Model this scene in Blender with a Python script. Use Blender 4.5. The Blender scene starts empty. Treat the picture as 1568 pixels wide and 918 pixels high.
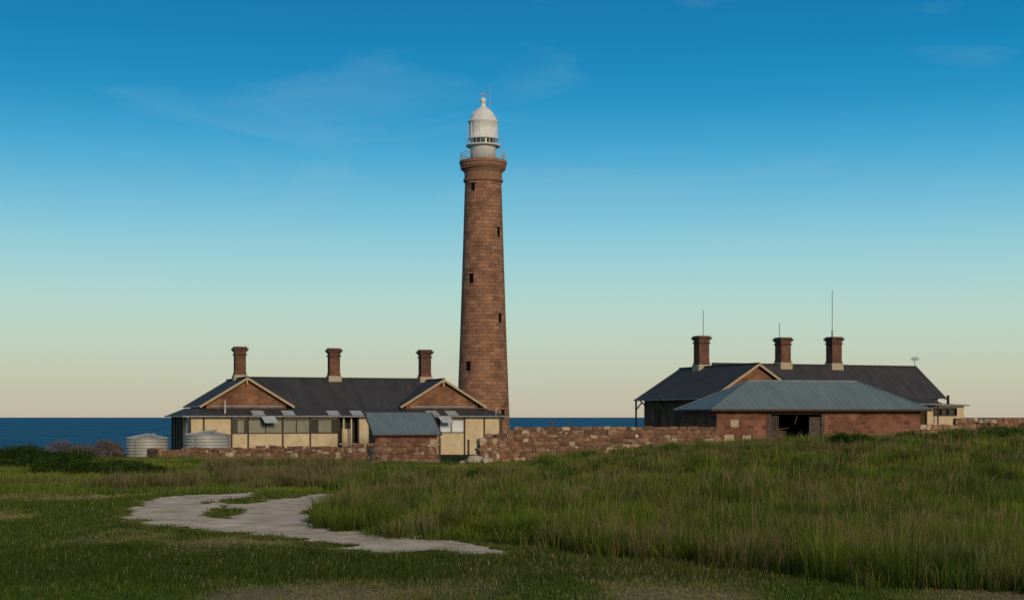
import bpy, math, random
import numpy as np
from mathutils import Vector
random.seed(7); RNG=np.random.default_rng(11)
EYE=3.2           # camera height above the flat sandy ground (m)
scene=bpy.context.scene

# ------------------------------------------------------------------ noise / terrain
def vnoise(x,y,scale,seed=0):
    x=np.asarray(x,float)/scale+seed*17.31+1000; y=np.asarray(y,float)/scale+seed*9.77+1000
    xi=np.floor(x); yi=np.floor(y); fx=x-xi; fy=y-yi
    fx=fx*fx*(3-2*fx); fy=fy*fy*(3-2*fy)
    def h(a,b):
        v=np.sin(a*127.1+b*311.7+seed*74.7)*43758.5453
        return v-np.floor(v)
    return (h(xi,yi)*(1-fx)+h(xi+1,yi)*fx)*(1-fy)+(h(xi,yi+1)*(1-fx)+h(xi+1,yi+1)*fx)*fy
def fbm(x,y,scale,seed=0):
    return (vnoise(x,y,scale,seed)*.55+vnoise(x,y,scale/2.1,seed+1)*.28+vnoise(x,y,scale/4.3,seed+2)*.17)
def sstep(a,b,x):
    t=np.clip((np.asarray(x,float)-a)/(b-a),0,1); return t*t*(3-2*t)
def G(x,y):
    x=np.asarray(x,float); y=np.asarray(y,float)
    rise=1.35*sstep(30,82,y)*sstep(-3,17,x)+0.5*sstep(12,40,x)*sstep(40,90,y)
    und=(vnoise(x,y,14,3)-.5)*.18*sstep(55,75,y)
    coast=128+sstep(-30,-20,x)*110
    fall=-(sstep(0,30,y-coast))*17
    side=-17*sstep(150,200,np.abs(x))
    return rise+und+fall+side
TE_X=[-6.3,-5.8,-3.4,-0.4,3.7,5.9,6.6,10,20,60]
TE_Y=[46,41.7,37.8,35.2,30.8,28.4,26.6,25.2,22,18]
def tall_mask(x,y):
    left=-5.8-(y-41.7)*.075
    ye=np.interp(x,TE_X,TE_Y)+ (fbm(x,y,1.8,5)-.5)*3.4
    return (y>ye)&(x>left+(vnoise(x,y,1.2,8)-.5)*1.6)
def gp(px,py):
    D=6970/(py-638.0); return ((px-784)/2178.0*D, D)
SAND=[gp(*p) for p in [(196,786),(222,770),(262,761),(330,758),(396,754),(376,764),(330,768),(316,774),(360,775),(385,770),(440,763),(505,757),(534,761),(502,775),(470,786),(478,800),(505,811),(560,819),(640,825),(720,834),(785,850),(720,852),(620,848),(540,841),(470,830),(400,822),(320,815),(250,806),(215,798)]]
ISLE=[gp(*p) for p in [(303,786),(325,779),(345,777),(368,786),(352,797),(312,795)]]
def inpoly(x,y,poly):
    r=np.zeros(x.shape,bool); n=len(poly)
    for i in range(n):
        x0,y0=poly[i]; x1,y1=poly[(i+1)%n]
        c=((y0>y)!=(y1>y))
        with np.errstate(divide='ignore',invalid='ignore'):
            xx=(x1-x0)*(y-y0)/(y1-y0+1e-12)+x0
        r^=(c&(x<xx))
    return r
def sand_mask(x,y,j=.8):
    xx=x+(fbm(x,y,.9,21)-.5)*j*1.6; yy=y+(fbm(x,y,1.1,25)-.5)*j*3.6
    return inpoly(xx,yy,SAND)&~inpoly(xx,yy,ISLE)
def dband(x,y): # darker, taller, less dry strip beside the track
    return sstep(26,28.5,y)*(1-sstep(34,37,y))*sstep(-16,-10,x)
def dryness(x,y):
    t=(fbm(x,y*.6,3.2,81)-.46)*4.5+.55*np.clip((30-y)/4,-.4,1)+.35*sstep(50,54,y)*(1-sstep(58,62,y))*sstep(10,14,-x)
    return np.clip(t,0,1)*(1-.75*dband(x,y))

# ------------------------------------------------------------------ materials
def nodes_of(m):
    m.use_nodes=True; nt=m.node_tree; return nt,nt.nodes,nt.links,nt.nodes['Principled BSDF']
def mat_noise(name,c1,c2,scale=3,rough=.85,bump=.3,coord='Object',spec=.2,detail=6,attr=False,metal=0,bumpscale=None):
    m=bpy.data.materials.new(name); nt,N,L,P=nodes_of(m)
    tc=N.new('ShaderNodeTexCoord'); no=N.new('ShaderNodeTexNoise'); no.inputs['Scale'].default_value=scale; no.inputs['Detail'].default_value=detail
    L.new(tc.outputs[coord],no.inputs['Vector'])
    cr=N.new('ShaderNodeValToRGB'); cr.color_ramp.elements[0].color=(*c1,1); cr.color_ramp.elements[1].color=(*c2,1)
    cr.color_ramp.elements[0].position=.32; cr.color_ramp.elements[1].position=.68
    L.new(no.outputs['Fac'],cr.inputs['Fac']); out=cr.outputs['Color']
    if attr:
        at=N.new('ShaderNodeAttribute'); at.attribute_name='Col'
        mx=N.new('ShaderNodeMix'); mx.data_type='RGBA'; mx.blend_type='MULTIPLY'; mx.inputs[0].default_value=1
        L.new(at.outputs['Color'],mx.inputs[6]); L.new(out,mx.inputs[7]); out=mx.outputs[2]
    L.new(out,P.inputs['Base Color']); P.inputs['Roughness'].default_value=rough
    P.inputs['Specular IOR Level'].default_value=spec; P.inputs['Metallic'].default_value=metal
    if bump:
        n2=N.new('ShaderNodeTexNoise'); n2.inputs['Scale'].default_value=bumpscale or scale*4; n2.inputs['Detail'].default_value=5
        L.new(tc.outputs[coord],n2.inputs['Vector'])
        b=N.new('ShaderNodeBump'); b.inputs['Strength'].default_value=bump; b.inputs['Distance'].default_value=.05
        L.new(n2.outputs['Fac'],b.inputs['Height']); L.new(b.outputs['Normal'],P.inputs['Normal'])
    return m
def mat_brick(name,c1,c2,mortar,bw,rh,ms=.012,stain=.45):
    m=bpy.data.materials.new(name); nt,N,L,P=nodes_of(m)
    uv=N.new('ShaderNodeUVMap'); uv.uv_map='UVMap'
    nz=N.new('ShaderNodeTexNoise'); nz.inputs['Scale'].default_value=.7; nz.inputs['Detail'].default_value=6
    L.new(uv.outputs['UV'],nz.inputs['Vector'])
    br=N.new('ShaderNodeTexBrick'); br.inputs['Scale'].default_value=1; br.inputs['Brick Width'].default_value=bw; br.inputs['Row Height'].default_value=rh
    br.inputs['Mortar Size'].default_value=ms; br.inputs['Mortar Smooth'].default_value=.3; br.inputs['Bias'].default_value=0
    br.inputs['Color1'].default_value=(*c1,1); br.inputs['Color2'].default_value=(*c2,1); br.inputs['Mortar'].default_value=(*mortar,1)
    L.new(uv.outputs['UV'],br.inputs['Vector'])
    mr=N.new('ShaderNodeMapRange'); mr.inputs['From Min'].default_value=.3; mr.inputs['From Max'].default_value=.7
    mr.inputs['To Min'].default_value=1-stain; mr.inputs['To Max'].default_value=1+stain*.4
    L.new(nz.outputs['Fac'],mr.inputs['Value'])
    mx=N.new('ShaderNodeMix'); mx.data_type='RGBA'; mx.blend_type='MULTIPLY'; mx.inputs[0].default_value=1
    L.new(br.outputs['Color'],mx.inputs[6]); L.new(mr.outputs['Result'],mx.inputs[7])
    L.new(mx.outputs[2],P.inputs['Base Color']); P.inputs['Roughness'].default_value=.92; P.inputs['Specular IOR Level'].default_value=.15
    b=N.new('ShaderNodeBump'); b.inputs['Strength'].default_value=.6; b.inputs['Distance'].default_value=.03; b.invert=True
    L.new(br.outputs['Fac'],b.inputs['Height']); L.new(b.outputs['Normal'],P.inputs['Normal'])
    return m
def mat_roof(name,c1,c2,pitch=.3,rough=.5,spec=.35,sheet=2.4):
    m=bpy.data.materials.new(name); nt,N,L,P=nodes_of(m)
    uv=N.new('ShaderNodeUVMap'); uv.uv_map='UVMap'
    no=N.new('ShaderNodeTexNoise'); no.inputs['Scale'].default_value=.9; no.inputs['Detail'].default_value=7
    mp=N.new('ShaderNodeMapping'); mp.inputs['Scale'].default_value=(1.6,.35,1)
    L.new(uv.outputs['UV'],mp.inputs['Vector']); L.new(mp.outputs['Vector'],no.inputs['Vector'])
    cr=N.new('ShaderNodeValToRGB'); cr.color_ramp.elements[0].color=(*c1,1); cr.color_ramp.elements[1].color=(*c2,1)
    cr.color_ramp.elements[0].position=.3; cr.color_ramp.elements[1].position=.7
    L.new(no.outputs['Fac'],cr.inputs['Fac']); L.new(cr.outputs['Color'],P.inputs['Base Color'])
    P.inputs['Roughness'].default_value=rough; P.inputs['Specular IOR Level'].default_value=spec
    w=N.new('ShaderNodeTexWave'); w.wave_type='BANDS'; w.bands_direction='X'; w.inputs['Scale'].default_value=.314/pitch
    L.new(uv.outputs['UV'],w.inputs['Vector'])
    b=N.new('ShaderNodeBump'); b.inputs['Strength'].default_value=.6; b.inputs['Distance'].default_value=.04
    L.new(w.outputs['Fac'],b.inputs['Height']); L.new(b.outputs['Normal'],P.inputs['Normal'])
    return m
def mat_veg(name,rough=.7,trans=.25):
    m=bpy.data.materials.new(name); nt,N,L,P=nodes_of(m)
    at=N.new('ShaderNodeAttribute'); at.attribute_name='Col'
    L.new(at.outputs['Color'],P.inputs['Base Color']); P.inputs['Roughness'].default_value=rough; P.inputs['Specular IOR Level'].default_value=.1
    t=N.new('ShaderNodeBsdfTranslucent'); L.new(at.outputs['Color'],t.inputs['Color'])
    mx=N.new('ShaderNodeMixShader'); mx.inputs[0].default_value=trans
    L.new(P.outputs[0],mx.inputs[1]); L.new(t.outputs[0],mx.inputs[2]); L.new(mx.outputs[0],N['Material Output'].inputs['Surface'])
    return m
def mat_glass(name,c):
    m=mat_noise(name,tuple(a*.7 for a in c),c,scale=.8,rough=.12,bump=0,spec=.5); return m

M={}
M['tower']=mat_brick('tower_granite',(.37,.195,.118),(.225,.118,.074),(.13,.072,.05),1.05,.52,.03,.36)
M['towertrim']=mat_noise('tower_trim_stone',(.21,.115,.075),(.29,.155,.10),2,.9)
M['white']=mat_noise('white_paint',(.60,.60,.58),(.74,.73,.70),1.2,.5,.05)
M['brick']=mat_brick('cottage_sandstone',(.24,.115,.07),(.15,.07,.045),(.22,.14,.10),.6,.3,.02)
M['ochre']=mat_brick('gable_stone',(.29,.135,.072),(.18,.082,.046),(.25,.16,.10),.5,.26,.02)
M['barn']=mat_brick('barn_stone',(.28,.122,.076),(.135,.062,.043),(.22,.13,.09),.55,.33,.025)
M['slate']=mat_roof('dark_metal_roof',(.042,.040,.042),(.068,.065,.067),.5,.7,.15)
M['bluemetal']=mat_roof('blue_grey_metal_roof',(.125,.165,.175),(.175,.22,.23),.42,.6,.2)
M['cream']=mat_noise('cream_boards',(.48,.375,.23),(.60,.49,.32),1.5,.7,.1)
M['trim']=mat_noise('cream_trim',(.36,.27,.16),(.44,.34,.21),2,.6,.05)
M['brown']=mat_noise('dark_brown_timber',(.045,.026,.018),(.08,.045,.03),3,.7,.1)
M['grey']=mat_noise('grey_gutter',(.16,.17,.18),(.24,.25,.26),3,.5,.05)
M['pale']=mat_noise('pale_sheet',(.33,.36,.37),(.46,.48,.48),2,.5,.05)
M['glass']=mat_glass('window_glass',(.055,.065,.05))
M['blind']=mat_noise('green_blind',(.10,.115,.075),(.165,.17,.12),1.2,.4,0,spec=.5)
M['curtain']=mat_noise('white_curtain',(.5,.55,.6),(.75,.78,.8),6,.7,.1)
M['dark']=mat_noise('dark_interior',(.008,.007,.006),(.02,.016,.012),2,.95,0)
M['chim']=mat_brick('chimney_brick',(.20,.09,.055),(.13,.06,.04),(.15,.10,.08),.3,.15,.015)
M['flash']=mat_noise('chimney_flashing',(.35,.29,.2),(.45,.38,.27),3,.8,.1)
M['galv']=mat_noise('galvanised_steel',(.28,.285,.26),(.43,.43,.40),.9,.5,.05,metal=.1,spec=.4)
M['stone']=mat_noise('rubble_stone',(.62,.60,.58),(1.1,1.08,1.05),3.5,.93,.7,attr=True,bumpscale=9)
M['mortar']=mat_noise('rubble_core',(.09,.065,.048),(.15,.11,.08),3,.95,.4)
M['metal']=mat_noise('aerial_metal',(.2,.2,.2),(.3,.3,.3),3,.5,0,metal=.3)
M['wood']=mat_noise('weathered_timber',(.06,.045,.035),(.12,.09,.07),4,.9,.3)

# ------------------------------------------------------------------ mesh builder
class MB:
    def __init__(s): s.V=[];s.F=[];s.MI=[];s.C=[]
    def face(s,pts,m=0,c=(1,1,1)):
        b=len(s.V); s.V+= [tuple(p) for p in pts]; s.F.append(tuple(range(b,b+len(pts)))); s.MI.append(m); s.C.append(c)
    def box(s,x0,x1,y0,y1,z0,z1,m=0):
        a=[(x0,y0,z0),(x1,y0,z0),(x1,y1,z0),(x0,y1,z0),(x0,y0,z1),(x1,y0,z1),(x1,y1,z1),(x0,y1,z1)]
        for f in ((0,3,2,1),(4,5,6,7),(0,1,5,4),(1,2,6,5),(2,3,7,6),(3,0,4,7)): s.face([a[i] for i in f],m)
    def slab(s,pts,t,m=0):
        n=(Vector(pts[1])-Vector(pts[0])).cross(Vector(pts[2])-Vector(pts[0]))
        if n.z<0: pts=pts[::-1]
        lo=[(p[0],p[1],p[2]-t) for p in pts]
        s.face(pts,m); s.face(lo[::-1],m)
        for i in range(len(pts)):
            j=(i+1)%len(pts); s.face([lo[i],lo[j],pts[j],pts[i]],m)
    def wallpoly(s,pts,y0,y1,m=0):
        s.face([(x,y0,z) for x,z in pts],m); s.face([(x,y1,z) for x,z in pts][::-1],m)
        for i in range(len(pts)):
            j=(i+1)%len(pts); a,b=pts[i],pts[j]
            s.face([(a[0],y0,a[1]),(a[0],y1,a[1]),(b[0],y1,b[1]),(b[0],y0,b[1])],m)
    def beam(s,p0,p1,w,h,m=0):
        p0=Vector(p0);p1=Vector(p1);d=(p1-p0).normalized()
        up=Vector((0,0,1)) if abs(d.z)<.95 else Vector((0,1,0))
        r=d.cross(up).normalized(); u=r.cross(d).normalized(); r*=w/2;u*=h/2
        a=[p0-r-u,p0+r-u,p0+r+u,p0-r+u];b=[q+(p1-p0) for q in a]
        s.face(a,m);s.face(b[::-1],m)
        for i in range(4): s.face([a[i],b[i],b[(i+1)%4],a[(i+1)%4]],m)
    def lathe(s,prof,cx=0,cy=0,n=48,m=0,cap=True):
        b=len(s.V)
        for r,z in prof:
            for k in range(n):
                a=2*math.pi*k/n+math.pi/2; s.V.append((cx+r*math.cos(a),cy+r*math.sin(a),z))
        for i in range(len(prof)-1):
            for k in range(n):
                k2=(k+1)%n; s.F.append((b+i*n+k,b+i*n+k2,b+(i+1)*n+k2,b+(i+1)*n+k)); s.MI.append(m); s.C.append((1,1,1))
        if cap:
            s.F.append(tuple(b+k for k in range(n))[::-1]); s.MI.append(m); s.C.append((1,1,1))
            t=b+(len(prof)-1)*n; s.F.append(tuple(t+k for k in range(n))); s.MI.append(m); s.C.append((1,1,1))
    def build(s,name,mats,parent=None,smooth=False,cyl=None,recalc=True):
        me=bpy.data.meshes.new(name); me.from_pydata(s.V,[],s.F)
        for k in mats: me.materials.append(M[k] if isinstance(k,str) else k)
        me.polygons.foreach_set('material_index',s.MI)
        if recalc:
            import bmesh
            bm=bmesh.new(); bm.from_mesh(me); bmesh.ops.recalc_face_normals(bm,faces=bm.faces); bm.to_mesh(me); bm.free()
        Z=Vector((0,0,1)); nl=len(me.loops); UV=np.zeros((nl,2),np.float32); CC=np.ones((nl,4),np.float32)
        for p in me.polygons:
            n=p.normal
            if cyl and abs(n.z)<.9:
                c=p.center; a0=math.atan2(c.x-cyl[0],-(c.y-cyl[1]))
                for li in p.loop_indices:
                    v=me.vertices[me.loops[li].vertex_index].co
                    a=math.atan2(v.x-cyl[0],-(v.y-cyl[1]))
                    if a-a0>3: a-=2*math.pi
                    if a-a0<-3: a+=2*math.pi
                    UV[li]=(a*cyl[2],v.z)
            else:
                t=Z.cross(n)
                t=t.normalized() if t.length>.05 else Vector((1,0,0)); b=n.cross(t)
                for li in p.loop_indices:
                    v=me.vertices[me.loops[li].vertex_index].co; UV[li]=(v.dot(t),v.dot(b))
            c=s.C[p.index] if p.index<len(s.C) else (1,1,1)
            for li in p.loop_indices: CC[li,:3]=c
            if smooth and len(p.vertices)==4: p.use_smooth=True
        me.uv_layers.new(name='UVMap'); me.uv_layers['UVMap'].data.foreach_set('uv',UV.ravel())
        me.color_attributes.new('Col','FLOAT_COLOR','CORNER'); me.color_attributes['Col'].data.foreach_set('color',CC.ravel())
        o=bpy.data.objects.new(name,me); scene.collection.objects.link(o)
        if parent: o.parent=parent
        return o
def empty(name,loc=(0,0,0),rz=0):
    e=bpy.data.objects.new(name,None); scene.collection.objects.link(e); e.location=loc; e.rotation_euler=(0,0,math.radians(rz)); e.empty_display_size=.5; return e

# ------------------------------------------------------------------ ground + sea
def grid_mesh(name,xs,ys,zf,mat,keep=None,colf=None):
    X,Y=np.meshgrid(xs,ys); nx=len(xs); ny=len(ys); Zv=zf(X,Y)
    V=np.stack([X,Y,Zv],-1).reshape(-1,3)
    i,j=np.meshgrid(np.arange(nx-1),np.arange(ny-1)); a=(j*nx+i).ravel()
    F=np.stack([a,a+1,a+nx+1,a+nx],1)
    if keep is not None:
        c=(V[F].mean(1)); F=F[keep(c[:,0],c[:,1])]
        used=np.unique(F); remap=-np.ones(len(V),int); remap[used]=np.arange(len(used)); V=V[used]; F=remap[F]
    me=bpy.data.meshes.new(name); me.vertices.add(len(V)); me.vertices.foreach_set('co',V.ravel())
    me.loops.add(F.size); me.loops.foreach_set('vertex_index',F.ravel().astype(np.int32))
    me.polygons.add(len(F)); me.polygons.foreach_set('loop_start',np.arange(len(F),dtype=np.int32)*4)
    me.polygons.foreach_set('use_smooth',np.ones(len(F),bool)); me.update(calc_edges=True); me.validate()
    if colf is not None:
        C=np.ones((len(V),4),np.float32); C[:,:3]=colf(V[:,0],V[:,1])
        me.color_attributes.new('Col','FLOAT_COLOR','POINT'); me.color_attributes['Col'].data.foreach_set('color',C.ravel())
    me.materials.append(mat); o=bpy.data.objects.new(name,me); scene.collection.objects.link(o); return o
def mixc(a,b,t): return np.array(a)[None]*(1-t[:,None])+np.array(b)[None]*t[:,None]
mg=bpy.data.materials.new('turf'); nt,N,L,P=nodes_of(mg)
tc=N.new('ShaderNodeTexCoord')
n2=N.new('ShaderNodeTexNoise'); n2.inputs['Scale'].default_value=5; n2.inputs['Detail'].default_value=8
L.new(tc.outputs['Object'],n2.inputs['Vector'])
at=N.new('ShaderNodeAttribute'); at.attribute_name='Col'
r2=N.new('ShaderNodeValToRGB'); r2.color_ramp.elements[0].position=.32; r2.color_ramp.elements[0].color=(.42,.45,.4,1); r2.color_ramp.elements[1].position=.66; r2.color_ramp.elements[1].color=(1,.98,.92,1)
L.new(n2.outputs['Fac'],r2.inputs['Fac'])
mx=N.new('ShaderNodeMix'); mx.data_type='RGBA'; mx.blend_type='MULTIPLY'; mx.inputs[0].default_value=1
L.new(at.outputs['Color'],mx.inputs[6]); L.new(r2.outputs[0],mx.inputs[7]); L.new(mx.outputs[2],P.inputs['Base Color'])
P.inputs['Roughness'].default_value=1; P.inputs['Specular IOR Level'].default_value=.05
b=N.new('ShaderNodeBump'); b.inputs['Strength'].default_value=.8; b.inputs['Distance'].default_value=.08; L.new(n2.outputs['Fac'],b.inputs['Height']); L.new(b.outputs[0],P.inputs['Normal'])
xs=np.concatenate([np.arange(-220,-60,5),np.arange(-60,-26,1.0),np.arange(-26,26,.4),np.arange(26,60,1.0),np.arange(60,221,5)])
ys=np.concatenate([np.arange(-40,10,3),np.arange(11,18,1.0),np.arange(18,64,.4),np.arange(64,300,1.0)])
def gcol(x,y):
    c=mixc((.060,.085,.016),(.27,.215,.115),dryness(x,y)**1.2)
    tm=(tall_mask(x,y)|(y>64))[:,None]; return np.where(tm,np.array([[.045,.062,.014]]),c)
grid_mesh('ground',xs,ys,G,mg,colf=gcol)

ms=mat_noise('pale_sand',(.46,.345,.235),(.74,.60,.44),1.0,.95,1.0,spec=.1,detail=12,bumpscale=3.5)
def sz(x,y): return G(x,y)+.012+.09*fbm(x,y,1.1,31)
grid_mesh('sand_path',np.arange(-16,2,.08),np.arange(31,62,.10),sz,ms,keep=lambda x,y:sand_mask(x,y))

mw=bpy.data.materials.new('sea_water'); nt,N,L,P=nodes_of(mw)
tc=N.new('ShaderNodeTexCoord'); mp=N.new('ShaderNodeMapping'); mp.inputs['Scale'].default_value=(.010,.0028,1); L.new(tc.outputs['Object'],mp.inputs['Vector'])
n1=N.new('ShaderNodeTexNoise'); n1.inputs['Scale'].default_value=4; n1.inputs['Detail'].default_value=9; L.new(mp.outputs[0],n1.inputs['Vector'])
r1=N.new('ShaderNodeValToRGB'); e=r1.color_ramp.elements; e[0].position=.38; e[0].color=(.003,.070,.15,1); e[1].position=.64; e[1].color=(.012,.17,.30,1)
L.new(n1.outputs['Fac'],r1.inputs['Fac']); L.new(r1.outputs[0],P.inputs['Base Color']); P.inputs['Roughness'].default_value=.6; P.inputs['Specular IOR Level'].default_value=.05
b=N.new('ShaderNodeBump'); b.inputs['Strength'].default_value=.9; b.inputs['Distance'].default_value=3; L.new(n1.outputs['Fac'],b.inputs['Height']); L.new(b.outputs[0],P.inputs['Normal'])
mb=MB(); mb.face([(-40000,-3000,-12),(40000,-3000,-12),(40000,40000,-12),(-40000,40000,-12)]); mb.build('sea',[mw])

# ------------------------------------------------------------------ lighthouse
TX,TY=-4.15,205.0
lh=empty('lighthouse',(TX,TY,0))
mb=MB(); R=lambda z: 3.95+(2.62-3.95)*((z-0)/37.4)**.85
prof=[(4.1,-1),(4.1,.6),(R(.6),.8)]+[(R(z),z) for z in np.linspace(1.5,37.0,30)]
mb.lathe(prof,n=72,m=0)
shaft=mb.build('shaft',['tower','dark'],lh,smooth=True,cyl=(0,0,3.3))
wins=[(-1.45,36.0,.6,1.1),(2.25,29.6,.6,1.4),(-1.7,22.9,.7,1.35),(2.45,17.3,.6,1.35),(-2.1,10.4,.75,1.35),(2.9,3.6,.7,1.3)]
tr=MB()
for wx,wz,ww,wh in wins:
    r=R(wz); a=math.asin(wx/r); dx,dy=math.sin(a),-math.cos(a)
    bpy.ops.mesh.primitive_cube_add(size=1,location=(TX+dx*r,TY+dy*r,wz),rotation=(0,0,a)); c=bpy.context.object
    c.scale=(ww,1.3,wh); c.data.materials.append(M['tower']); c.data.materials.append(M['dark'])
    for p in c.data.polygons: p.material_index=1
    bpy.context.view_layer.update()
    md=shaft.modifiers.new('b','BOOLEAN'); md.object=c; md.operation='DIFFERENCE'; md.solver='EXACT'
    bpy.context.view_layer.objects.active=shaft
    bpy.ops.object.modifier_apply(modifier='b'); bpy.data.objects.remove(c)
    for zz,ex,hh in ((wz+wh/2+.16,.35,.3),(wz-wh/2-.1,.2,.18)):
        p=Vector((dx*(r-.06),dy*(r-.06),zz)); t=Vector((math.cos(a),math.sin(a),0))*(ww/2+ex)
        tr.beam(p-t,p+t,.34,hh,0)
tr.build('window_surrounds',['towertrim'],lh)
mb=MB()
mb.lathe([(2.62,36.9),(2.85,37.0),(2.85,37.35),(2.70,37.45),(2.70,38.3),(2.85,38.45),(3.0,38.8),(3.3,39.15),(3.3,39.5),(3.42,39.55),(3.42,39.95),(2.6,40.0)],n=72)
mb.build('cornice',['towertrim'],lh,smooth=False)
mb=MB()
for k in range(56):
    a=2*math.pi*k/56; mb.beam((2.7*math.cos(a),2.7*math.sin(a),38.65),(3.18*math.cos(a),3.18*math.sin(a),38.98),.14,.35)
mb.build('corbels',['towertrim'],lh)
mb=MB()  # lantern
mb.lathe([(1.85,39.98),(1.85,42.0),(1.95,42.1)],n=40)
mb.lathe([(2.45,42.1),(2.5,42.15),(2.5,42.28),(1.9,42.3)],n=40)
mb.lathe([(2.1,43.1),(2.2,43.2),(2.05,43.3),(2.02,45.45),(2.2,45.55),(2.2,45.75),(2.0,45.85),(1.78,46.45),(1.35,47.1),(.8,47.6),(.38,47.85),(.3,48.3),(.2,48.4)],n=40)
lan=mb.build('lantern_room',['white'],lh,smooth=True)
mb=MB(); mb.lathe([(1.7,42.25),(1.7,43.2)],n=40); mb.build('lantern_glass',['glass'],lh)
mb=MB()
for k in range(16):
    a=2*math.pi*(k+.5)/16; c_,s_=math.cos(a),math.sin(a)
    mb.beam((2.05*c_,2.05*s_,43.3),(2.03*c_,2.03*s_,45.5),.07,.1)
    mb.beam((1.74*c_,1.74*s_,42.25),(1.74*c_,1.74*s_,43.2),.06,.1)
    if k%2==0: mb.beam((2.02*c_,2.02*s_,45.8),(1.36*c_,1.36*s_,47.12),.07,.1)
mb.lathe([(.05,48.3),(.35,48.45),(.47,48.75),(.35,49.05),(.05,49.2)],n=16)
mb.build('lantern_ribs_and_ball',['white'],lh)
mb=MB()
def ringrail(r,z,w,n=48):
    for k in range(n):
        a=2*math.pi*k/n;b_=2*math.pi*(k+1)/n
        mb.beam((r*math.cos(a),r*math.sin(a),z),(r*math.cos(b_),r*math.sin(b_),z),w,w)
for z in (40.3,40.65,41.0): ringrail(3.28,z,.06)
for k in range(32):
    a=2*math.pi*k/32; mb.beam((3.28*math.cos(a),3.28*math.sin(a),39.95),(3.28*math.cos(a),3.28*math.sin(a),41.05),.06,.06)
ringrail(2.45,43.0,.04)
for k in range(16):
    a=2*math.pi*k/16; mb.beam((2.45*math.cos(a),2.45*math.sin(a),42.25),(2.45*math.cos(a),2.45*math.sin(a),43.0),.04,.04)
mb.build('gallery_railing',['pale'],lh)
mb=MB(); mb.beam((0,0,49.1),(0,0,50.0),.07,.07); mb.beam((-.5,0,49.6),(.5,0,49.75),.06,.16); mb.beam((.95,-.3,46.5),(.95,-.3,51.0),.06,.06)
mb.beam((2.9,-1,40),(2.9,-1,43.0),.06,.06); mb.beam((-2.5,-.5,41),(-2.1,-.5,44.8),.05,.05); mb.beam((2.5,-.5,41),(2.2,-.5,44.8),.05,.05)
mb.build('weather_vane_and_aerial',['metal'],lh)

# ------------------------------------------------------------------ chimneys
def chimney(name,u,v,z0,z1,w,parent):
    mb=MB(); h=w/2
    mb.box(u-h-.12,u+h+.12,v-h-.12,v+h+.12,z0-.6,z0+.28,1)
    mb.box(u-h-.04,u+h+.04,v-h-.04,v+h+.04,z0+.28,z0+.5,0)
    mb.box(u-h,u+h,v-h,v+h,z0+.5,z1-.75,0)
    mb.box(u-h-.08,u+h+.08,v-h-.08,v+h+.08,z1-.75,z1-.62,2)
    mb.box(u-h-.01,u+h+.01,v-h-.01,v+h+.01,z1-.62,z1-.42,0)
    mb.box(u-h-.12,u+h+.12,v-h-.12,v+h+.12,z1-.42,z1-.28,0)
    mb.box(u-h-.2,u+h+.2,v-h-.2,v+h+.2,z1-.28,z1-.14,2)
    mb.box(u-h-.08,u+h+.08,v-h-.08,v+h+.08,z1-.14,z1,0)
    mb.build(name,['chim','flash','brown'],parent)

# ------------------------------------------------------------------ left cottage (H plan, enclosed verandah)
ct=empty('keepers_cottage',(-26.1,115,0),20)
mb=MB()
for uc in (4.9,21.9):
    for sg in (-1,1):
        mb.slab([(uc,1.15,6.5),(uc,12.2,6.5),(uc+sg*3.85,12.2,4.15),(uc+sg*3.85,1.15,4.15)],.14)
mb.slab([(4.9,7,6.62),(21.9,7,6.62),(21.9,1.8,3.9),(4.9,1.8,3.9)],.12)
mb.slab([(4.9,7,6.62),(21.9,7,6.62),(21.9,12.2,3.9),(4.9,12.2,3.9)],.12)
mb.slab([(-.5,-.45,3.3),(27.3,-.45,3.3),(25.8,1.78,3.96),(1.0,1.78,3.96)],.08)
mb.slab([(-.5,-.45,3.3),(1.0,1.78,3.96),(1.0,11,3.96),(-.5,12.4,3.3)],.08)
mb.slab([(27.3,-.45,3.3),(25.8,1.78,3.96),(25.8,11,3.96),(27.3,12.4,3.3)],.08)
mb.beam((4.9,7,6.66),(21.9,7,6.66),.22,.1)
for uc in (4.9,21.9): mb.beam((uc,1.1,6.53),(uc,12.2,6.53),.2,.1)
mb.build('roof',['slate'],ct)
mb=MB()
mb.box(1.5,25.3,2,11.6,-.5,3.85,0)
for uc in (4.9,21.9):
    mb.wallpoly([(uc-3.3,3.6),(uc+3.3,3.6),(uc+3.3,4.35),(uc,6.35),(uc-3.3,4.35)],1.62,1.9,1)
    mb.wallpoly([(uc-3.3,3.6),(uc+3.3,3.6),(uc+3.3,4.35),(uc,6.35),(uc-3.3,4.35)],11.6,11.85,1)
mb.build('stone_walls',['brick','ochre'],ct)
mb=MB()
for uc in (4.9,21.9):
    for sg in (-1,1):
        mb.beam((uc,1.1,6.40),(uc+sg*3.9,1.1,4.02),.07,.18,0)
        mb.beam((uc+sg*3.85,1.15,4.08),(uc+sg*3.85,12.2,4.08),.12,.12,1)
    mb.beam((uc-.05,1.1,5.9),(uc-.05,1.1,6.5),.12,.14,0)
    mb.box(uc-2.9,uc+2.9,1.54,1.62,4.02,4.16,1)
mb.beam((-.55,-.5,3.25),(27.35,-.5,3.25),.12,.12,1)
mb.beam((-.55,-.5,3.25),(-.55,12.4,3.25),.12,.12,1)
mb.build('barge_boards_and_gutters',['trim','grey'],ct)
mb=MB()
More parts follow.
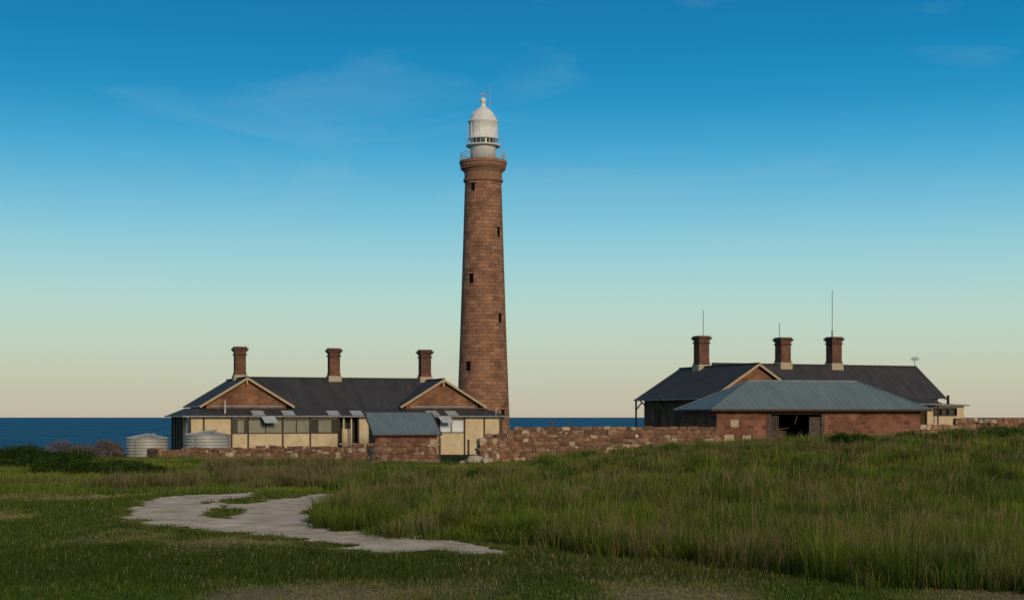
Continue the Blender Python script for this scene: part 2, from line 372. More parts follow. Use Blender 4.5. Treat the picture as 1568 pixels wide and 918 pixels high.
def bay(u0,u1,win=None,cm=0):
    if win is None: mb.box(u0,u1,0,.1,-.3,3.2,cm); return
    mb.box(u0,u1,0,.1,-.3,1.82,cm); mb.box(u0,u1,0,.1,3.02,3.2,cm)
    mb.box(u0,u1,.06,.09,1.82,3.02,win)
    mb.box(u0,u1,-.04,.06,1.82,1.9,1); mb.box(u0,u1,-.04,.06,2.95,3.02,1)
bay(0,3.4); bay(3.4,4.75,2); bay(4.75,7.6,3); bay(7.6,9.9,3); bay(9.9,12.3,2)
bay(14.0,15.2); bay(15.2,21.1,3); bay(21.1,23.4,4); bay(23.4,26.8)
mb.box(10.6,11.7,.03,.058,1.92,2.93,3)
mb.box(3.9,4.4,.03,.058,1.92,2.93,3)
mb.box(12.3,14.0,1.0,1.1,-.3,3.2,2); mb.box(12.8,13.5,.9,.99,0,2.2,0)
for u in (1.15,3.4,4.75,7.6,9.9,12.3,14.0,15.2,17.2,19.2,21.1,23.4,25.2): mb.box(u-.07,u+.07,-.05,-.005,-.2,3.19,1)
for u in (6.2,8.75,10.55,11.75,22.2): mb.box(u-.04,u+.04,-.02,.055,1.9,2.95,1)
for u in (0.05,26.75): mb.box(u-.09,u+.09,-.09,-.006,-.2,3.19,1)
for u in (12.75,13.4): mb.box(u-.06,u+.06,-.02,.1,0,3.19,0)
mb.box(12.3,14,-.02,.06,.9,1.0,0)
mb.box(0,.08,.11,3.2,-.3,1.2,1); mb.box(0,.08,3.2,11.5,-.3,3.2,1)
for v in (1.2,2.2,3.2,5,7,9,11.4): mb.box(-.1,-.003,v-.07,v+.07,-.2,3.2,0 if v<4 else 1)
mb.build('verandah_front',['cream','brown','glass','blind','curtain'],ct)
mb=MB()
for u in (5.6,8.1,11.9,13.9,20.6,22.3):
    zz=lambda v:3.3+(v+.45)*.296+.05
    mb.slab([(u-.5,-.3,zz(-.3)),(u+.5,-.3,zz(-.3)),(u+.5,.9,zz(.9)),(u-.5,.9,zz(.9))],.03)
for u in (5.9,21.0): mb.slab([(u,-1.3,2.75),(u+1.1,-1.3,2.75),(u+.9,-.5,3.3),(u-.2,-.5,3.3)],.03)
mb.build('roof_light_sheets',['pale'],ct)
for k,(u) in enumerate((5.2,13.5,21.9)): chimney('chimney_%d'%(k+1),u,7,6.55,9.28,.92,ct)
mb=MB(); mb.beam((2.9,0.2,3.4),(2.9,.2,4.6),.12,.12); mb.beam((26.2,-.2,3.2),(26.2,-.2,4.0),.1,.1); mb.build('vent_pipes',['metal'],ct)

# ------------------------------------------------------------------ right cottage
ch=empty('keepers_cottage',(22.6,130,0),22)
mb=MB()
mb.slab([(0,0,8.1),(0,15,8.1),(-5.1,15,4.95),(-5.1,0,4.95)],.14)
mb.slab([(0,0,8.1),(0,15,8.1),(4.3,15,5.4),(4.3,0,5.4)],.14)
mb.slab([(0,8.5,8.38),(24.1,8.5,8.38),(24.1,3.9,5.15),(0,3.9,5.15)],.13)
mb.slab([(0,8.5,8.38),(24.1,8.5,8.38),(24.1,13.1,5.15),(0,13.1,5.15)],.13)
mb.slab([(4.0,3.95,5.12),(22,3.95,5.12),(22,1.6,4.5),(4.0,1.6,4.5)],.08)
mb.beam((0,8.5,8.42),(24.1,8.5,8.42),.24,.1); mb.beam((0,0,8.13),(0,15,8.13),.22,.1)
mb.build('roof',['slate'],ch)
mb=MB()
mb.wallpoly([(-4.3,.5),(3.7,.5),(3.7,5.55),(0,7.9),(-4.3,5.25)],.45,14.5,0)
mb.wallpoly([(-3.6,5.3),(3.4,5.3),(3.4,5.75),(0,7.88),(-3.6,5.68)],.4,.447,1)
mb.box(3.71,23.5,4.3,12.7,.5,5.0,0)
mb.face([(23.6,4.3,5.0),(23.6,12.7,5.0),(23.6,8.5,8.1)],0)
mb.build('stone_walls',['brick','ochre'],ch)
mb=MB()
mb.beam((0,-.05,8.0),(-5.1,-.05,4.82),.07,.2,0); mb.beam((0,-.05,8.0),(4.3,-.05,5.28),.07,.2,0)
mb.beam((24.15,8.5,8.25),(24.15,3.85,5.0),.07,.24,0)
mb.beam((-5.15,0,4.86),(-5.15,15,4.86),.14,.14,2); mb.beam((4,1.55,4.45),(22,1.55,4.45),.12,.12,2)
for v in (2,6,10,14): mb.beam((-5.0,v,4.8),(-4.32,v,4.2),.1,.1,1)
mb.box(-4.36,-4.303,2.5,3.6,2.2,4.2,1); mb.box(-4.36,-4.303,7.0,8.1,2.2,4.2,1); mb.box(-4.4,-4.302,11.2,12.2,1,4.0,1)
mb.beam((-5.0,14.9,1),(-5.0,14.9,4.8),.14,.14,1); mb.beam((-5.0,14.9,3.9),(-4.3,14.9,4.7),.1,.1,1)
for u in (4.2,8,12,16,20): mb.beam((u,1.7,1),(u,1.7,4.45),.14,.14,1)
mb.build('barge_boards_and_openings',['trim','brown','grey'],ch)
for k,(u,v,z) in enumerate(((0,10.6,8.05),(8.0,8.5,8.3),(14.0,8.5,8.3))): chimney('chimney_%d'%(k+1),u,v,z,11.15+(.08 if k==2 else 0)-(0 if k!=1 else .1),1.12,ch)
mb=MB()
mb.beam((.2,10.6,11.0),(.2,10.6,13.7),.05,.05); mb.beam((7.6,8.5,11),(7.6,8.5,12.5),.05,.05); mb.beam((13.8,8.5,11),(13.8,8.5,15.9),.05,.05)
mb.beam((13.8,8.5,11),(13.8,8.5,11.9),.12,.12)
mb.beam((23.9,8.5,8.3),(23.9,8.5,9.4),.05,.05)
for dz in (0,.3): mb.beam((23.5,8.5,9.05+dz),(24.4,8.5,9.05+dz),.05,.05)
for du in (-.3,0,.3): mb.beam((23.9+du,8.1,9.2),(23.9+du,8.9,9.2),.04,.04); mb.beam((23.9+du,8.5,9.0),(23.9+du,8.5,9.4),.04,.04)
mb.build('aerials',['metal'],ch)
mb=MB() # cream annex
mb.box(21.2,25.9,3.3,7,.5,3.35,0); mb.box(21.2,22.1,3.3,7,3.352,4.3,0); mb.box(25.0,25.9,3.3,7,3.352,4.3,0); mb.box(22.101,24.999,3.3,3.4,4.1,4.3,0); mb.box(22.1,25.0,3.5,3.6,3.35,4.1,2)
mb.box(22.1,25,3.25,3.42,3.3,3.4,1); mb.box(22.1,25,3.25,3.42,4.03,4.12,1)
for u in (22.15,23.1,24.0,24.95): mb.box(u-.05,u+.05,3.24,3.45,3.4,4.03,1)
mb.slab([(20.9,2.9,4.42),(26.2,2.9,4.42),(26.2,7.3,4.6),(20.9,7.3,4.6)],.1,3)
mb.beam((20.9,2.85,4.36),(26.2,2.85,4.36),.1,.14,3); mb.beam((25.3,5,4.5),(25.3,5,5.4),.2,.2,1); mb.beam((22.2,2.7,2),(22.2,2.7,4.4),.1,.1,1)
mb.build('cream_annex',['cream','brown','glass','grey'],ch)

# ------------------------------------------------------------------ stone barn with hipped roof
bn=empty('stone_barn',(14.4,100,0),10)
mb=MB()
T=.4
mb.box(0,3.7,0,T,.3,3.66,0); mb.box(8.0,15.3,0,T,.3,3.66,0); mb.box(3.701,7.999,0,T,3.5,3.66,0)
mb.box(0,T,T+.001,8,.3,3.66,0); mb.box(15.3-T,15.3,T+.001,8,.3,3.66,0); mb.box(T+.001,15.3-T-.001,8-T,8,.3,3.66,0)
mb.build('walls',['barn'],bn)
mb=MB(); mb.box(T+.01,15.3-T-.01,T+.01,8-T-.01,1.0,1.15,0); mb.box(T+.01,15.3-T-.01,5.5,5.6,1.16,3.6,0); mb.build('interior',['dark'],bn)
mb=MB(); e0,e1,f0,f1,ez=-.6,15.9,-.6,8.6,3.74; ra,rb,rz=(3.75,4,5.86),(12.1,4,5.86),0
mb.slab([(e0,f0,ez),(e1,f0,ez),rb,ra],.1); mb.slab([(e0,f1,ez),(e1,f1,ez),rb,ra],.1)
mb.slab([(e0,f0,ez),(e0,f1,ez),ra],.1); mb.slab([(e1,f0,ez),(e1,f1,ez),rb],.1)
mb.build('roof',['bluemetal'],bn)
mb=MB(); c=[(e0,f0,ez),(e0,f1,ez),(e1,f0,ez),(e1,f1,ez)]
mb.beam(ra,rb,.24,.12,0)
for p,q in ((c[0],ra),(c[1],ra),(c[2],rb),(c[3],rb)): mb.beam(p,q,.22,.1,0)
mb.beam((e0,f0-.06,ez-.06),(e1,f0-.06,ez-.06),.13,.14,1); mb.beam((e0-.06,f0,ez-.06),(e0-.06,f1,ez-.06),.13,.14,1)
mb.build('ridge_caps_and_gutters',['bluemetal','brown'],bn)
mb=MB()
mb.box(3.72,4.0,-.02,.05,1.1,3.45,0); mb.box(7.75,7.98,-.02,.05,1.1,3.45,0); mb.box(3.72,7.98,-.02,.05,3.4,3.49,0)
mb.box(6.9,7.9,.12,.2,1.2,3.2,0)
for k in range(5): mb.box(4.05+k*.12,4.12+k*.12,.1,.16,1.2,3.3,0)
mb.beam((6.0,.6,2.7),(6.0,.2,3.3),.08,.08,0)
mb.box(4.9,6.4,3.2,4.6,1.2,2.2,0); mb.beam((4.8,3.1,2.2),(6.5,3.1,2.4),.08,.12,0)
mb.build('door_leaves_and_stored_cart',['wood','metal'],bn)
mb=MB(); mb.box(1.0,1.6,-.03,-.002,2.5,3.0,0); mb.box(.55,1.25,-.03,-.002,1.5,1.95,0); mb.box(1.9,2.5,-.03,-.002,1.6,1.9,0); mb.build('pale_stones',['flash'],bn)

# ------------------------------------------------------------------ lean-to shed
sh=empty('lean_to_shed',(-10.3,107.3,0),14)
mb=MB()
mb.wallpoly([(0,-.3),(4.75,-.3),(4.75,1.85),(0,1.85)],0,.3,0)
for u0,u1 in ((0,.3),(4.45,4.75)):
    a=[(u0,.301,-.3),(u0,3.6,-.3),(u0,3.6,3.35),(u0,.301,1.95)]; b_=[(u1,)+p[1:] for p in a]
    mb.face(a,0); mb.face(b_[::-1],0)
    for i in range(4): mb.face([a[i],b_[i],b_[(i+1)%4],a[(i+1)%4]],0)
mb.box(.31,4.44,3.3,3.6,-.3,3.3,0)
mb.build('walls',['barn'],sh)
mb=MB(); mb.slab([(-.25,-.35,1.88),(5.0,-.35,1.88),(5.0,3.9,3.56),(-.25,3.9,3.56)],.07,0); mb.build('roof',['bluemetal'],sh)
mb=MB(); mb.beam((-.25,-.4,1.83),(5.0,-.4,1.83),.1,.12,0); mb.beam((5.03,-.35,1.86),(5.03,3.9,3.52),.06,.14,0); mb.beam((-.28,-.35,1.86),(-.28,3.9,3.52),.06,.14,0); mb.build('fascia',['brown'],sh)

# ------------------------------------------------------------------ water tanks
def tank(x,y,r,z0,z1):
    e_=empty('water_tank',(x,y,0)); mb=MB(); n=int((z1-z0)/.22)*6; prof=[]
    for i in range(n+1):
        z=z0+(z1-z0)*i/n; prof.append((r+.045*math.sin(2*math.pi*i/6),z))
    mb.lathe(prof,n=56); mb.build('corrugated_shell',['galv'],e_,smooth=True)
    mb=MB(); mb.lathe([(r+.06,z1),(r+.07,z1+.06),(r*.5,z1+.22),(.3,z1+.34),(.28,z1+.42),(.05,z1+.43)],n=24); 
    for k in range(12):
        a=k*math.pi/6; mb.beam((r*math.cos(a),r*math.sin(a),z1+.08),(.3*math.cos(a),.3*math.sin(a),z1+.37),.05,.05)
    mb.build('conical_lid',['galv'],e_)
    mb=MB(); mb.beam((-r*.3,-r-.03,z0),(-r*.3,-r-.08,z1),.07,.07); mb.beam((r*.1,0,z1+.3),(r*.1+.5,0,z1+.42),.3,.12); mb.build('inlet_and_ladder',['metal'],e_)
tank(-29.1,113.5,1.65,-.2,1.45); tank(-23.9,111.7,1.75,-.2,1.75)

# ------------------------------------------------------------------ rubble walls
def stone(mb,c,s,rz,col,rs,f3=.84):
    idx={}
    for i in (-1,0,1):
        for j in (-1,0,1):
            for k in (-1,0,1):
                m=abs(i)+abs(j)+abs(k)
                if m==0: continue
                f={1:1.0,2:.95,3:f3}[m]
                p=[i*f*s[0]/2+rs.uniform(-.07,.07)*s[0],j*f*s[1]/2+rs.uniform(-.05,.05)*s[1],k*f*s[2]/2+rs.uniform(-.08,.08)*s[2]]
                x=p[0]*math.cos(rz)-p[1]*math.sin(rz); y=p[0]*math.sin(rz)+p[1]*math.cos(rz)
                idx[(i,j,k)]=len(mb.V); mb.V.append((c[0]+x,c[1]+y,c[2]+p[2]))
    for ax in range(3):
        for sg in (-1,1):
            o=[a for a in range(3) if a!=ax]
            for a in (-1,0):
                for b in (-1,0):
                    q=[]
                    for da,db in ((0,0),(1,0),(1,1),(0,1)):
                        t=[0,0,0]; t[ax]=sg; t[o[0]]=a+da; t[o[1]]=b+db; q.append(idx[tuple(t)])
                    mb.F.append(tuple(q)); mb.MI.append(0); mb.C.append(col)
def scol(rs):
    t=rs.random()
    if t<.09: b=(.52,.41,.29)
    elif t<.38: b=(.32,.20,.13)
    elif t<.80: b=(.25,.135,.085)
    else: b=(.18,.10,.068)
    f=rs.uniform(.82,1.18); return tuple(x*f for x in b)
def rubble_wall(name,pts,seed,th=.55,sc=1.0,cope=.05):
    rs=random.Random(seed); e_=empty(name,(0,0,0)); mb=MB(); core=MB()
    for (x0,y0,b0,t0),(x1,y1,b1,t1) in zip(pts[:-1],pts[1:]):
        Ln=math.hypot(x1-x0,y1-y0); a=math.atan2(y1-y0,x1-x0); nx,ny=-math.sin(a),math.cos(a)
        h=th/2-.06
        q=[(x0-nx*h,y0-ny*h),(x1-nx*h,y1-ny*h),(x1+nx*h,y1+ny*h),(x0+nx*h,y0+ny*h)]
        zt=[t0-.12,t1-.12,t1-.12,t0-.12]; zb=[b0,b1,b1,b0]
        B=[(q[i][0],q[i][1],zb[i]) for i in range(4)]; U=[(q[i][0],q[i][1],zt[i]) for i in range(4)]
        core.face(B[::-1]);core.face(U)
        for i in range(4): core.face([B[i],B[(i+1)%4],U[(i+1)%4],U[i]])
        z=min(b0,b1); top=max(t0,t1)
        while z<top:
            ch_=rs.uniform(.17,.42)*sc; s=rs.uniform(-.3,0)
            while s<Ln:
                l=rs.uniform(.22,.85)*sc; f=(s+l/2)/Ln; f=min(max(f,0),1)
                tt=t0+(t1-t0)*f; bb=b0+(b1-b0)*f
                zc=z+ch_/2
                if zc<tt-.02+rs.uniform(-cope,cope) and zc>bb-.2:
                    hh=min(ch_*rs.uniform(.9,1.3),2*(tt+rs.uniform(.0,cope)-zc)+.12)
                    stone(mb,(x0+(x1-x0)*f+nx*rs.uniform(-.04,.04),y0+(y1-y0)*f+ny*rs.uniform(-.04,.04),zc+rs.uniform(-.03,.03)),(l*.99,th*rs.uniform(.92,1.08),hh),a+rs.uniform(-.03,.03),scol(rs),rs)
                s+=l*.97
            z+=ch_*.93
    mb.build('stones',['stone'],e_,recalc=True); core.build('core',['mortar'],e_)
rubble_wall('rubble_stone_wall',[(-28.5,112.0,-.3,.62),(-27,109.3,-.3,.72),(-13.5,103.8,-.3,1.1),(-9.8,102.2,-.3,1.25)],3)
rubble_wall('rubble_stone_wall',[(-9.8,101.2,-.3,1.4),(-5.55,100,-.3,1.7)],4,.6)
rubble_wall('rubble_stone_wall',[(-2.3,99.2,-.3,1.8),(-.3,100,-.3,2.0)],5,.8)
rubble_wall('rubble_stone_wall',[(-.3,101,-.3,2.4),(6,100.4,0,2.46),(14.3,99.3,.5,2.5)],6,.6)
rubble_wall('rubble_stone_wall',[(-2.0,104.5,0,1.9),(-.2,104.0,0,2.15)],9,.6)
rubble_wall('rubble_stone_wall',[(29.8,104.2,.8,2.65),(36,107,.8,2.75),(50,111,.8,2.85)],7,.6)
rubble_wall('rubble_stone_wall',[(38,122,.8,3.15),(60,126,.8,3.1)],8,.6)
for k,(x,y,s_) in enumerate([(-2.5,97.4,.75),(-1.7,97.0,.55),(-3.0,98,.45),(-3.4,97,.3)]):
    mb=MB(); stone(mb,(x,y,s_*.3),(s_*1.5,s_,s_),.4*k,(.42,.36,.28),random.Random(k+40)); o=mb.build('boulder',['stone'])
    md=o.modifiers.new('s','SUBSURF'); md.levels=2; md.render_levels=2
for k,(x,y,z0,z1) in enumerate([(2.9,103,0,2.95),(4.2,103,0,2.75),(-5.1,100.2,0,1.7),(-.9,108,0,3.2),(-3.2,104.5,0,1.5)]):
    mb=MB(); mb.box(x-.08,x+.08,y-.08,y+.08,z0,z1); mb.box(x-.1,x+.1,y-.1,y+.1,z1,z1+.05); mb.build('fence_post',['wood'])

# ------------------------------------------------------------------ vegetation
veg=mat_veg('grass_blades',trans=.28)
def blades_obj(name,x,y,z,h,w,ang,lean,face,cb,ct_,mat):
    n=len(x); V=np.empty((n,5,3)); cx,sx=np.cos(face),np.sin(face)
    lx,ly=np.cos(ang)*lean*h,np.sin(ang)*lean*h
    V[:,0]=np.stack([x-cx*w/2,y-sx*w/2,z-.03],1); V[:,1]=np.stack([x+cx*w/2,y+sx*w/2,z-.03],1)
    mx_,my_,mz=x+lx*.35,y+ly*.35,z+h*.6
    V[:,2]=np.stack([mx_+cx*w*.4,my_+sx*w*.4,mz],1); V[:,3]=np.stack([mx_-cx*w*.4,my_-sx*w*.4,mz],1)
    V[:,4]=np.stack([x+lx,y+ly,z+h*np.clip(1-lean*.3,.3,1)],1)
    base=(np.arange(n)*5)[:,None]; loops=(base+np.array([0,1,2,3,3,2,4])).astype(np.int32)
    me=bpy.data.meshes.new(name); me.vertices.add(n*5); me.vertices.foreach_set('co',V.ravel())
    me.loops.add(n*7); me.loops.foreach_set('vertex_index',loops.ravel())
    st=(np.arange(n)*7)[:,None]+np.array([0,4]); me.polygons.add(n*2); me.polygons.foreach_set('loop_start',st.ravel().astype(np.int32))
    me.update(calc_edges=True)
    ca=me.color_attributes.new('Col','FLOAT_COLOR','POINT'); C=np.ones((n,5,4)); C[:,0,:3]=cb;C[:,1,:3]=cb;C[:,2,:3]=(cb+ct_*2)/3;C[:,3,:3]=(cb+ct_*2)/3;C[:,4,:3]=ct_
    ca.data.foreach_set('color',C.ravel()); me.materials.append(mat)
    o=bpy.data.objects.new(name,me); scene.collection.objects.link(o); return o
def wedge(n,d0,d1,half=.43):
    D=d0*(d1/d0)**RNG.random(n); return D*RNG.uniform(-half,half,n),D
def tufts(nt_,nb,d0,d1,mask,rad,h0,h1,w0,name,colf,leanmax=.6,stalk=0.0,hn=None,hv=(.85,1.15),tv=(.72,1.28),grow=True,outward=.5):
    x,y=wedge(nt_,d0,d1); k=mask(x,y); x,y=x[k],y[k]
    hh=hn(x,y) if hn is not None else np.ones(len(x))
    hh=hh*RNG.uniform(hv[0],hv[1],len(x))
    tc_=RNG.uniform(tv[0],tv[1],len(x)); tc_=np.repeat(tc_,nb)
    x=np.repeat(x,nb);y=np.repeat(y,nb);hh=np.repeat(hh,nb); n=len(x)
    r=rad*np.sqrt(RNG.random(n))*((y/40+.5) if grow else 1); a=RNG.uniform(0,2*np.pi,n)
    bx,by=x+r*np.cos(a),y+r*np.sin(a)
    h=RNG.uniform(h0,h1,n)*hh; w=w0*(y/30)*RNG.uniform(.6,1.3,n)
    lean=RNG.random(n)**1.3*leanmax+.05; wd=vnoise(bx,by,3,77)*4-1.0; ang=np.where(RNG.random(n)<outward,a+RNG.normal(0,.7,n),wd+RNG.normal(0,.5,n))
    cb,ct_=colf(x,y,n); cb=cb*tc_[:,None]; ct_=ct_*tc_[:,None]
    if stalk>0:
        s=RNG.random(n)<stalk*np.clip(fbm(x,y,9,55)*2.6-.5,0.1,2); h[s]*=1.35; lean[s]*=.5; w[s]*=.8
        br=mixc((.20,.13,.07),(.32,.25,.13),RNG.random(s.sum())); cb[s]=br*.8; ct_[s]=br
    return blades_obj(name,bx,by,G(bx,by),h,w,ang,lean,RNG.normal(0,.7,n),cb,ct_,veg)
def col_tall(x,y,n):
    t=np.clip((fbm(x,y,4,61)-.36)*3.2,0,1); u=RNG.random(n)
    g=mixc((.062,.125,.010),(.20,.265,.024),t); g=g*(.65+.7*u)[:,None]
    dry=(RNG.random(n)<.07+.55*np.clip((fbm(x,y,6,71)-.47)*4,0,1)); g[dry]=mixc((.18,.14,.058),(.29,.23,.10),RNG.random(dry.sum()))
    far=sstep(62,82,y)*sstep(3,8,x)*(1-sstep(22,27,x)); rd=RNG.random(n)<far*.7
    g[rd]=mixc((.17,.10,.06),(.24,.16,.09),RNG.random(rd.sum()))
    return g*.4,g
def col_tussock(x,y,n):
    k=vnoise(x,y,.9,67); g=mixc((.045,.095,.010),(.17,.225,.022),np.clip(k*1.2-.1+RNG.normal(0,.1,n),0,1))
    s=(vnoise(x,y,1.1,68)>.66)&(RNG.random(n)<.6); g[s]=mixc((.17,.135,.06),(.30,.24,.11),RNG.random(s.sum()))
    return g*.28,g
def okb(x,y): return (y<98.5-0.04*np.maximum(x,0))
tm=lambda x,y:tall_mask(x,y)&okb(x,y)&((y<70)|(x>2))
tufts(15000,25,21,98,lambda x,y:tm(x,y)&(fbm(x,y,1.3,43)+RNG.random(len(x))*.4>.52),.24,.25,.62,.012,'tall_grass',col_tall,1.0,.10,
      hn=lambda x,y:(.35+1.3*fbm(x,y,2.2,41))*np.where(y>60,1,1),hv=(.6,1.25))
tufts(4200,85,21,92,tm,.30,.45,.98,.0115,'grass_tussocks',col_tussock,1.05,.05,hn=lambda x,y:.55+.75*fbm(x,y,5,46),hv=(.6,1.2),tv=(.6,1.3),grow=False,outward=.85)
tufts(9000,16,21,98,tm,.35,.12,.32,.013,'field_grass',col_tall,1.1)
def col_lawn(x,y,n):
    t=dryness(x,y); u=RNG.random(n)
    g=mixc((.075,.125,.014),(.25,.235,.065),t*.85)*(.65+.7*u)[:,None]
    g=g*(1-.28*dband(x,y))[:,None]
    d=RNG.random(n)<.05+.5*t; g[d]=mixc((.24,.195,.09),(.38,.31,.17),RNG.random(d.sum()))
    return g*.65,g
def lawn_mask(x,y): return ~tall_mask(x,y)&~sand_mask(x,y)
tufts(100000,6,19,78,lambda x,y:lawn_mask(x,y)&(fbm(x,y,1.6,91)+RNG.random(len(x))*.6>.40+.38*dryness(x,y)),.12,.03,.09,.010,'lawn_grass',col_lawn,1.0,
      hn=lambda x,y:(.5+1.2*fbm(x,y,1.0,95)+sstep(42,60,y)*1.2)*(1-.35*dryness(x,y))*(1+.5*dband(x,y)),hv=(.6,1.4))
def edge_mask(x,y):
    s=sand_mask(x,y); r=np.zeros(len(x),bool)
    for dx,dy in ((.35,0),(-.35,0),(0,.7),(0,-.7)): r|=sand_mask(x+dx,y+dy)
    return ~s&r&~tall_mask(x,y)
def col_edge(x,y,n):
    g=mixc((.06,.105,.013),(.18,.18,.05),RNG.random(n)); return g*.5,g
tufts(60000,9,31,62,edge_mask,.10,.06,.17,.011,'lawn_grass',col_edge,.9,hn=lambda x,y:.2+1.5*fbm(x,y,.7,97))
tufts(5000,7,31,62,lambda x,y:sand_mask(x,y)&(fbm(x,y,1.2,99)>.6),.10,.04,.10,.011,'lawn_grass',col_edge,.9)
def col_field(x,y,n):
    t=np.clip((fbm(x,y,6,101)-.35)*2.6,0,1); u=RNG.random(n)
    g=mixc((.070,.130,.014),(.19,.25,.030),t)*(.65+.7*u)[:,None]
    d=RNG.random(n)<.10+.4*np.clip((fbm(x,y,9,111)-.46)*4,0,1); g[d]=mixc((.17,.13,.06),(.27,.21,.10),RNG.random(d.sum()))
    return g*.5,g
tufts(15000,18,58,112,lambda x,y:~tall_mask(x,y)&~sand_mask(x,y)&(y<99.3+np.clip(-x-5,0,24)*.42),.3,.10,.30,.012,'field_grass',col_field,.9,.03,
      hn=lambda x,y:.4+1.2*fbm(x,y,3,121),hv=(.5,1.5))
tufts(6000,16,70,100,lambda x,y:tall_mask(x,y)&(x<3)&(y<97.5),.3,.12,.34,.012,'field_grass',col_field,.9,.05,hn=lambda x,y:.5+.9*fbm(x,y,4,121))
def col_reed(x,y,n):
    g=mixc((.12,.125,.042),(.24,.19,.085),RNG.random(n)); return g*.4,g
tufts(2600,50,62,92,lambda x,y:(x<-8)&(x>-19)&(fbm(x,y,5,131)>.5),.4,.4,.85,.012,'reed_clump',col_reed,.7,.1,hv=(.5,1.15),tv=(.6,1.3),grow=False,outward=.8)

def shrub(name,blobs,n,leaf,c1,c2):
    P_=[];
    tot=sum(b[3]*b[4] for b in blobs)
    for (x,y,z,rx,ry,rz) in blobs:
        k=max(int(n*rx*ry/tot),200); d=RNG.normal(size=(k,3)); d/=np.linalg.norm(d,axis=1)[:,None]; d[:,2]=np.abs(d[:,2])
        rr=RNG.uniform(.72,1.08,k)*(0.8+.4*fbm(d[:,0]*3+x,d[:,1]*3+y+d[:,2]*2,1.0,7))
        P_.append(np.stack([x+d[:,0]*rx*rr,y+d[:,1]*ry*rr,z+d[:,2]*rz*rr],1))
    P_=np.concatenate(P_); n=len(P_); g=np.maximum(G(P_[:,0],P_[:,1]),-1); P_[:,2]+=g
    a=RNG.normal(size=(n,3)); a/=np.linalg.norm(a,axis=1)[:,None]; b=np.cross(a,RNG.normal(size=(n,3))); b/=np.linalg.norm(b,axis=1)[:,None]
    s=RNG.uniform(.6,1.3,n)[:,None]*leaf
    V=np.stack([P_-a*s,P_+b*s*.4,P_+a*s,P_-b*s*.4],1)
    me=bpy.data.meshes.new(name); me.vertices.add(n*4); me.vertices.foreach_set('co',V.ravel())
    me.loops.add(n*4); me.loops.foreach_set('vertex_index',np.arange(n*4,dtype=np.int32)); me.polygons.add(n); me.polygons.foreach_set('loop_start',np.arange(n,dtype=np.int32)*4); me.update(calc_edges=True)
    ca=me.color_attributes.new('Col','FLOAT_COLOR','POINT'); C=np.ones((n,4,4)); t=np.clip(fbm(P_[:,0],P_[:,1]+P_[:,2]*2,.8,9)*1.6-.4+RNG.normal(0,.15,n),0,1); C[:,:,:3]=mixc(c1,c2,t)[:,None,:]
    ca.data.foreach_set('color',C.ravel()); me.materials.append(veg); o=bpy.data.objects.new(name,me); scene.collection.objects.link(o)
def row(x0,x1,y0,y1,k,r,h):
    rs=random.Random(int(x0*7+y0)); out=[]
    for i in range(k):
        f=i/max(k-1,1); out.append((x0+(x1-x0)*f+rs.uniform(-.4,.4),y0+(y1-y0)*f+rs.uniform(-1.5,1.5),-.1,r*rs.uniform(.7,1.4),r*rs.uniform(.7,1.4),h*rs.uniform(.7,1.2)))
    return out
dg1,dg2=(.018,.040,.007),(.058,.105,.016)
shrub('coastal_shrub',row(-47,-30.5,104,99,17,1.6,1.1),42000,.10,dg1,dg2)
shrub('coastal_shrub',row(-38,-29,90,88,10,1.3,.75),20000,.10,dg1,dg2)
shrub('coastal_shrub',row(-25.5,-19.6,79,78,12,1.15,.85),26000,.08,dg1,dg2)
shrub('dry_shrub',row(-35,-31.0,111,110,7,.9,1.3),7000,.09,(.13,.095,.075),(.24,.18,.15))
shrub('coastal_shrub',row(17,19.5,80,80,3,1.0,.95),6000,.09,dg1,dg2)
shrub('coastal_shrub',row(24,33,86,84,9,1.2,.9),14000,.09,(.035,.065,.012),(.09,.15,.025))
shrub('coastal_shrub',row(30,38,94,92,7,1.3,1.0),11000,.09,(.07,.075,.025),(.15,.15,.05))
shrub('coastal_shrub',row(-2.2,-.6,68,67,3,.6,.6),4000,.07,dg1,dg2)

# ------------------------------------------------------------------ sky, sun, camera
w=bpy.data.worlds.new('World'); scene.world=w; w.use_nodes=True; nt=w.node_tree; N=nt.nodes; L=nt.links
bg=N['Background']; bg.inputs['Strength'].default_value=.1
SUN_EL=16; SUN_ROT=158
sky=N.new('ShaderNodeTexSky'); sky.sky_type='NISHITA'; sky.sun_disc=False; sky.sun_elevation=math.radians(SUN_EL); sky.sun_rotation=math.radians(SUN_ROT)
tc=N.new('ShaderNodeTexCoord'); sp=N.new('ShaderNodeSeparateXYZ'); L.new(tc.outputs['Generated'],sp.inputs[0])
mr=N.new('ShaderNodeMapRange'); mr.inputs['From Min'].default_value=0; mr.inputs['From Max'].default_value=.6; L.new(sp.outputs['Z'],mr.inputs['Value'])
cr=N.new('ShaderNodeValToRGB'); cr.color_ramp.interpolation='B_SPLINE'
stops=[(0,(.53,.465,.355)),(.03,(.55,.57,.42)),(.07,(.49,.68,.58)),(.115,(.30,.62,.70)),(.165,(.08,.43,.67)),(.215,(0,.28,.56)),(.275,(0,.185,.43)),(.34,(0,.15,.38)),(.6,(.18,.20,.24))]  # last stop, unseen above the frame, greyed to cut the blue fill light
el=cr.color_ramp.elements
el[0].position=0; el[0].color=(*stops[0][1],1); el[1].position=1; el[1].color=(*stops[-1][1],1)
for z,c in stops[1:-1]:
    q=el.new(z/.6); q.color=(*c,1)
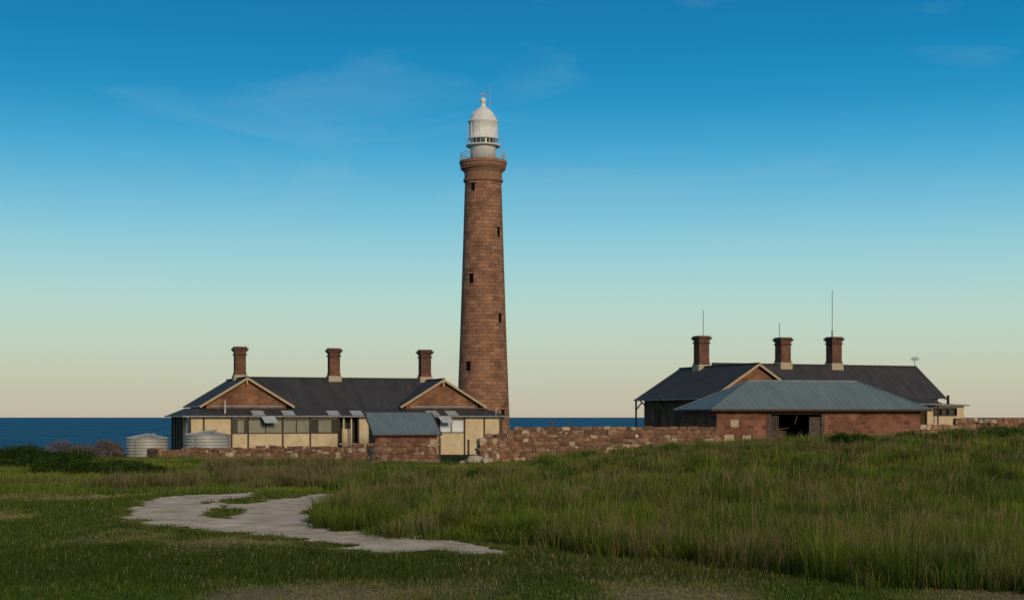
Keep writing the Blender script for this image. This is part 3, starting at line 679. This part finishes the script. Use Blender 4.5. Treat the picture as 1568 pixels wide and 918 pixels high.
L.new(mr.outputs[0],cr.inputs['Fac'])
mp=N.new('ShaderNodeMapping'); mp.inputs['Scale'].default_value=(2.2,2.2,9); mp.inputs['Rotation'].default_value=(0,.12,0); L.new(tc.outputs['Generated'],mp.inputs['Vector'])
cn=N.new('ShaderNodeTexNoise'); cn.inputs['Scale'].default_value=2.3; cn.inputs['Detail'].default_value=8; cn.inputs['Distortion'].default_value=.6; L.new(mp.outputs[0],cn.inputs['Vector'])
c2=N.new('ShaderNodeMapRange'); c2.inputs['From Min'].default_value=.56; c2.inputs['From Max'].default_value=.85; c2.inputs['To Max'].default_value=.2; L.new(cn.outputs['Fac'],c2.inputs['Value'])
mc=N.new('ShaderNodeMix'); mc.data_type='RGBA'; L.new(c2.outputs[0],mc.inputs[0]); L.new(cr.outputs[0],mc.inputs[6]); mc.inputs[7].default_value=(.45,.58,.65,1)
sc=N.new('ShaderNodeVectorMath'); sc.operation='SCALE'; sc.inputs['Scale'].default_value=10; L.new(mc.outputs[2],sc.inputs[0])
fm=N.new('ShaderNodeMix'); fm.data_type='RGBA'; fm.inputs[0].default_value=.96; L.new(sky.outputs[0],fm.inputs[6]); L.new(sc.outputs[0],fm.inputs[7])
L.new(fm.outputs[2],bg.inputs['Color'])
sl=bpy.data.lights.new('sun','SUN'); sl.energy=2.35; sl.angle=math.radians(12); sl.color=(1,.79,.54)
so=bpy.data.objects.new('sun',sl); scene.collection.objects.link(so)
az=math.radians(SUN_ROT); e_=math.radians(SUN_EL); d=Vector((math.sin(az)*math.cos(e_),math.cos(az)*math.cos(e_),math.sin(e_)))
so.rotation_euler=d.to_track_quat('Z','Y').to_euler()
cam=bpy.data.cameras.new('camera'); cam.lens=50; cam.sensor_width=36; cam.shift_y=179/1568; cam.clip_end=80000; cam.clip_start=.5
co=bpy.data.objects.new('camera',cam); scene.collection.objects.link(co); co.location=(0,0,EYE); co.rotation_euler=(math.radians(90),0,0); scene.camera=co
scene.view_settings.view_transform='Standard'; scene.view_settings.look='None'; scene.view_settings.exposure=0
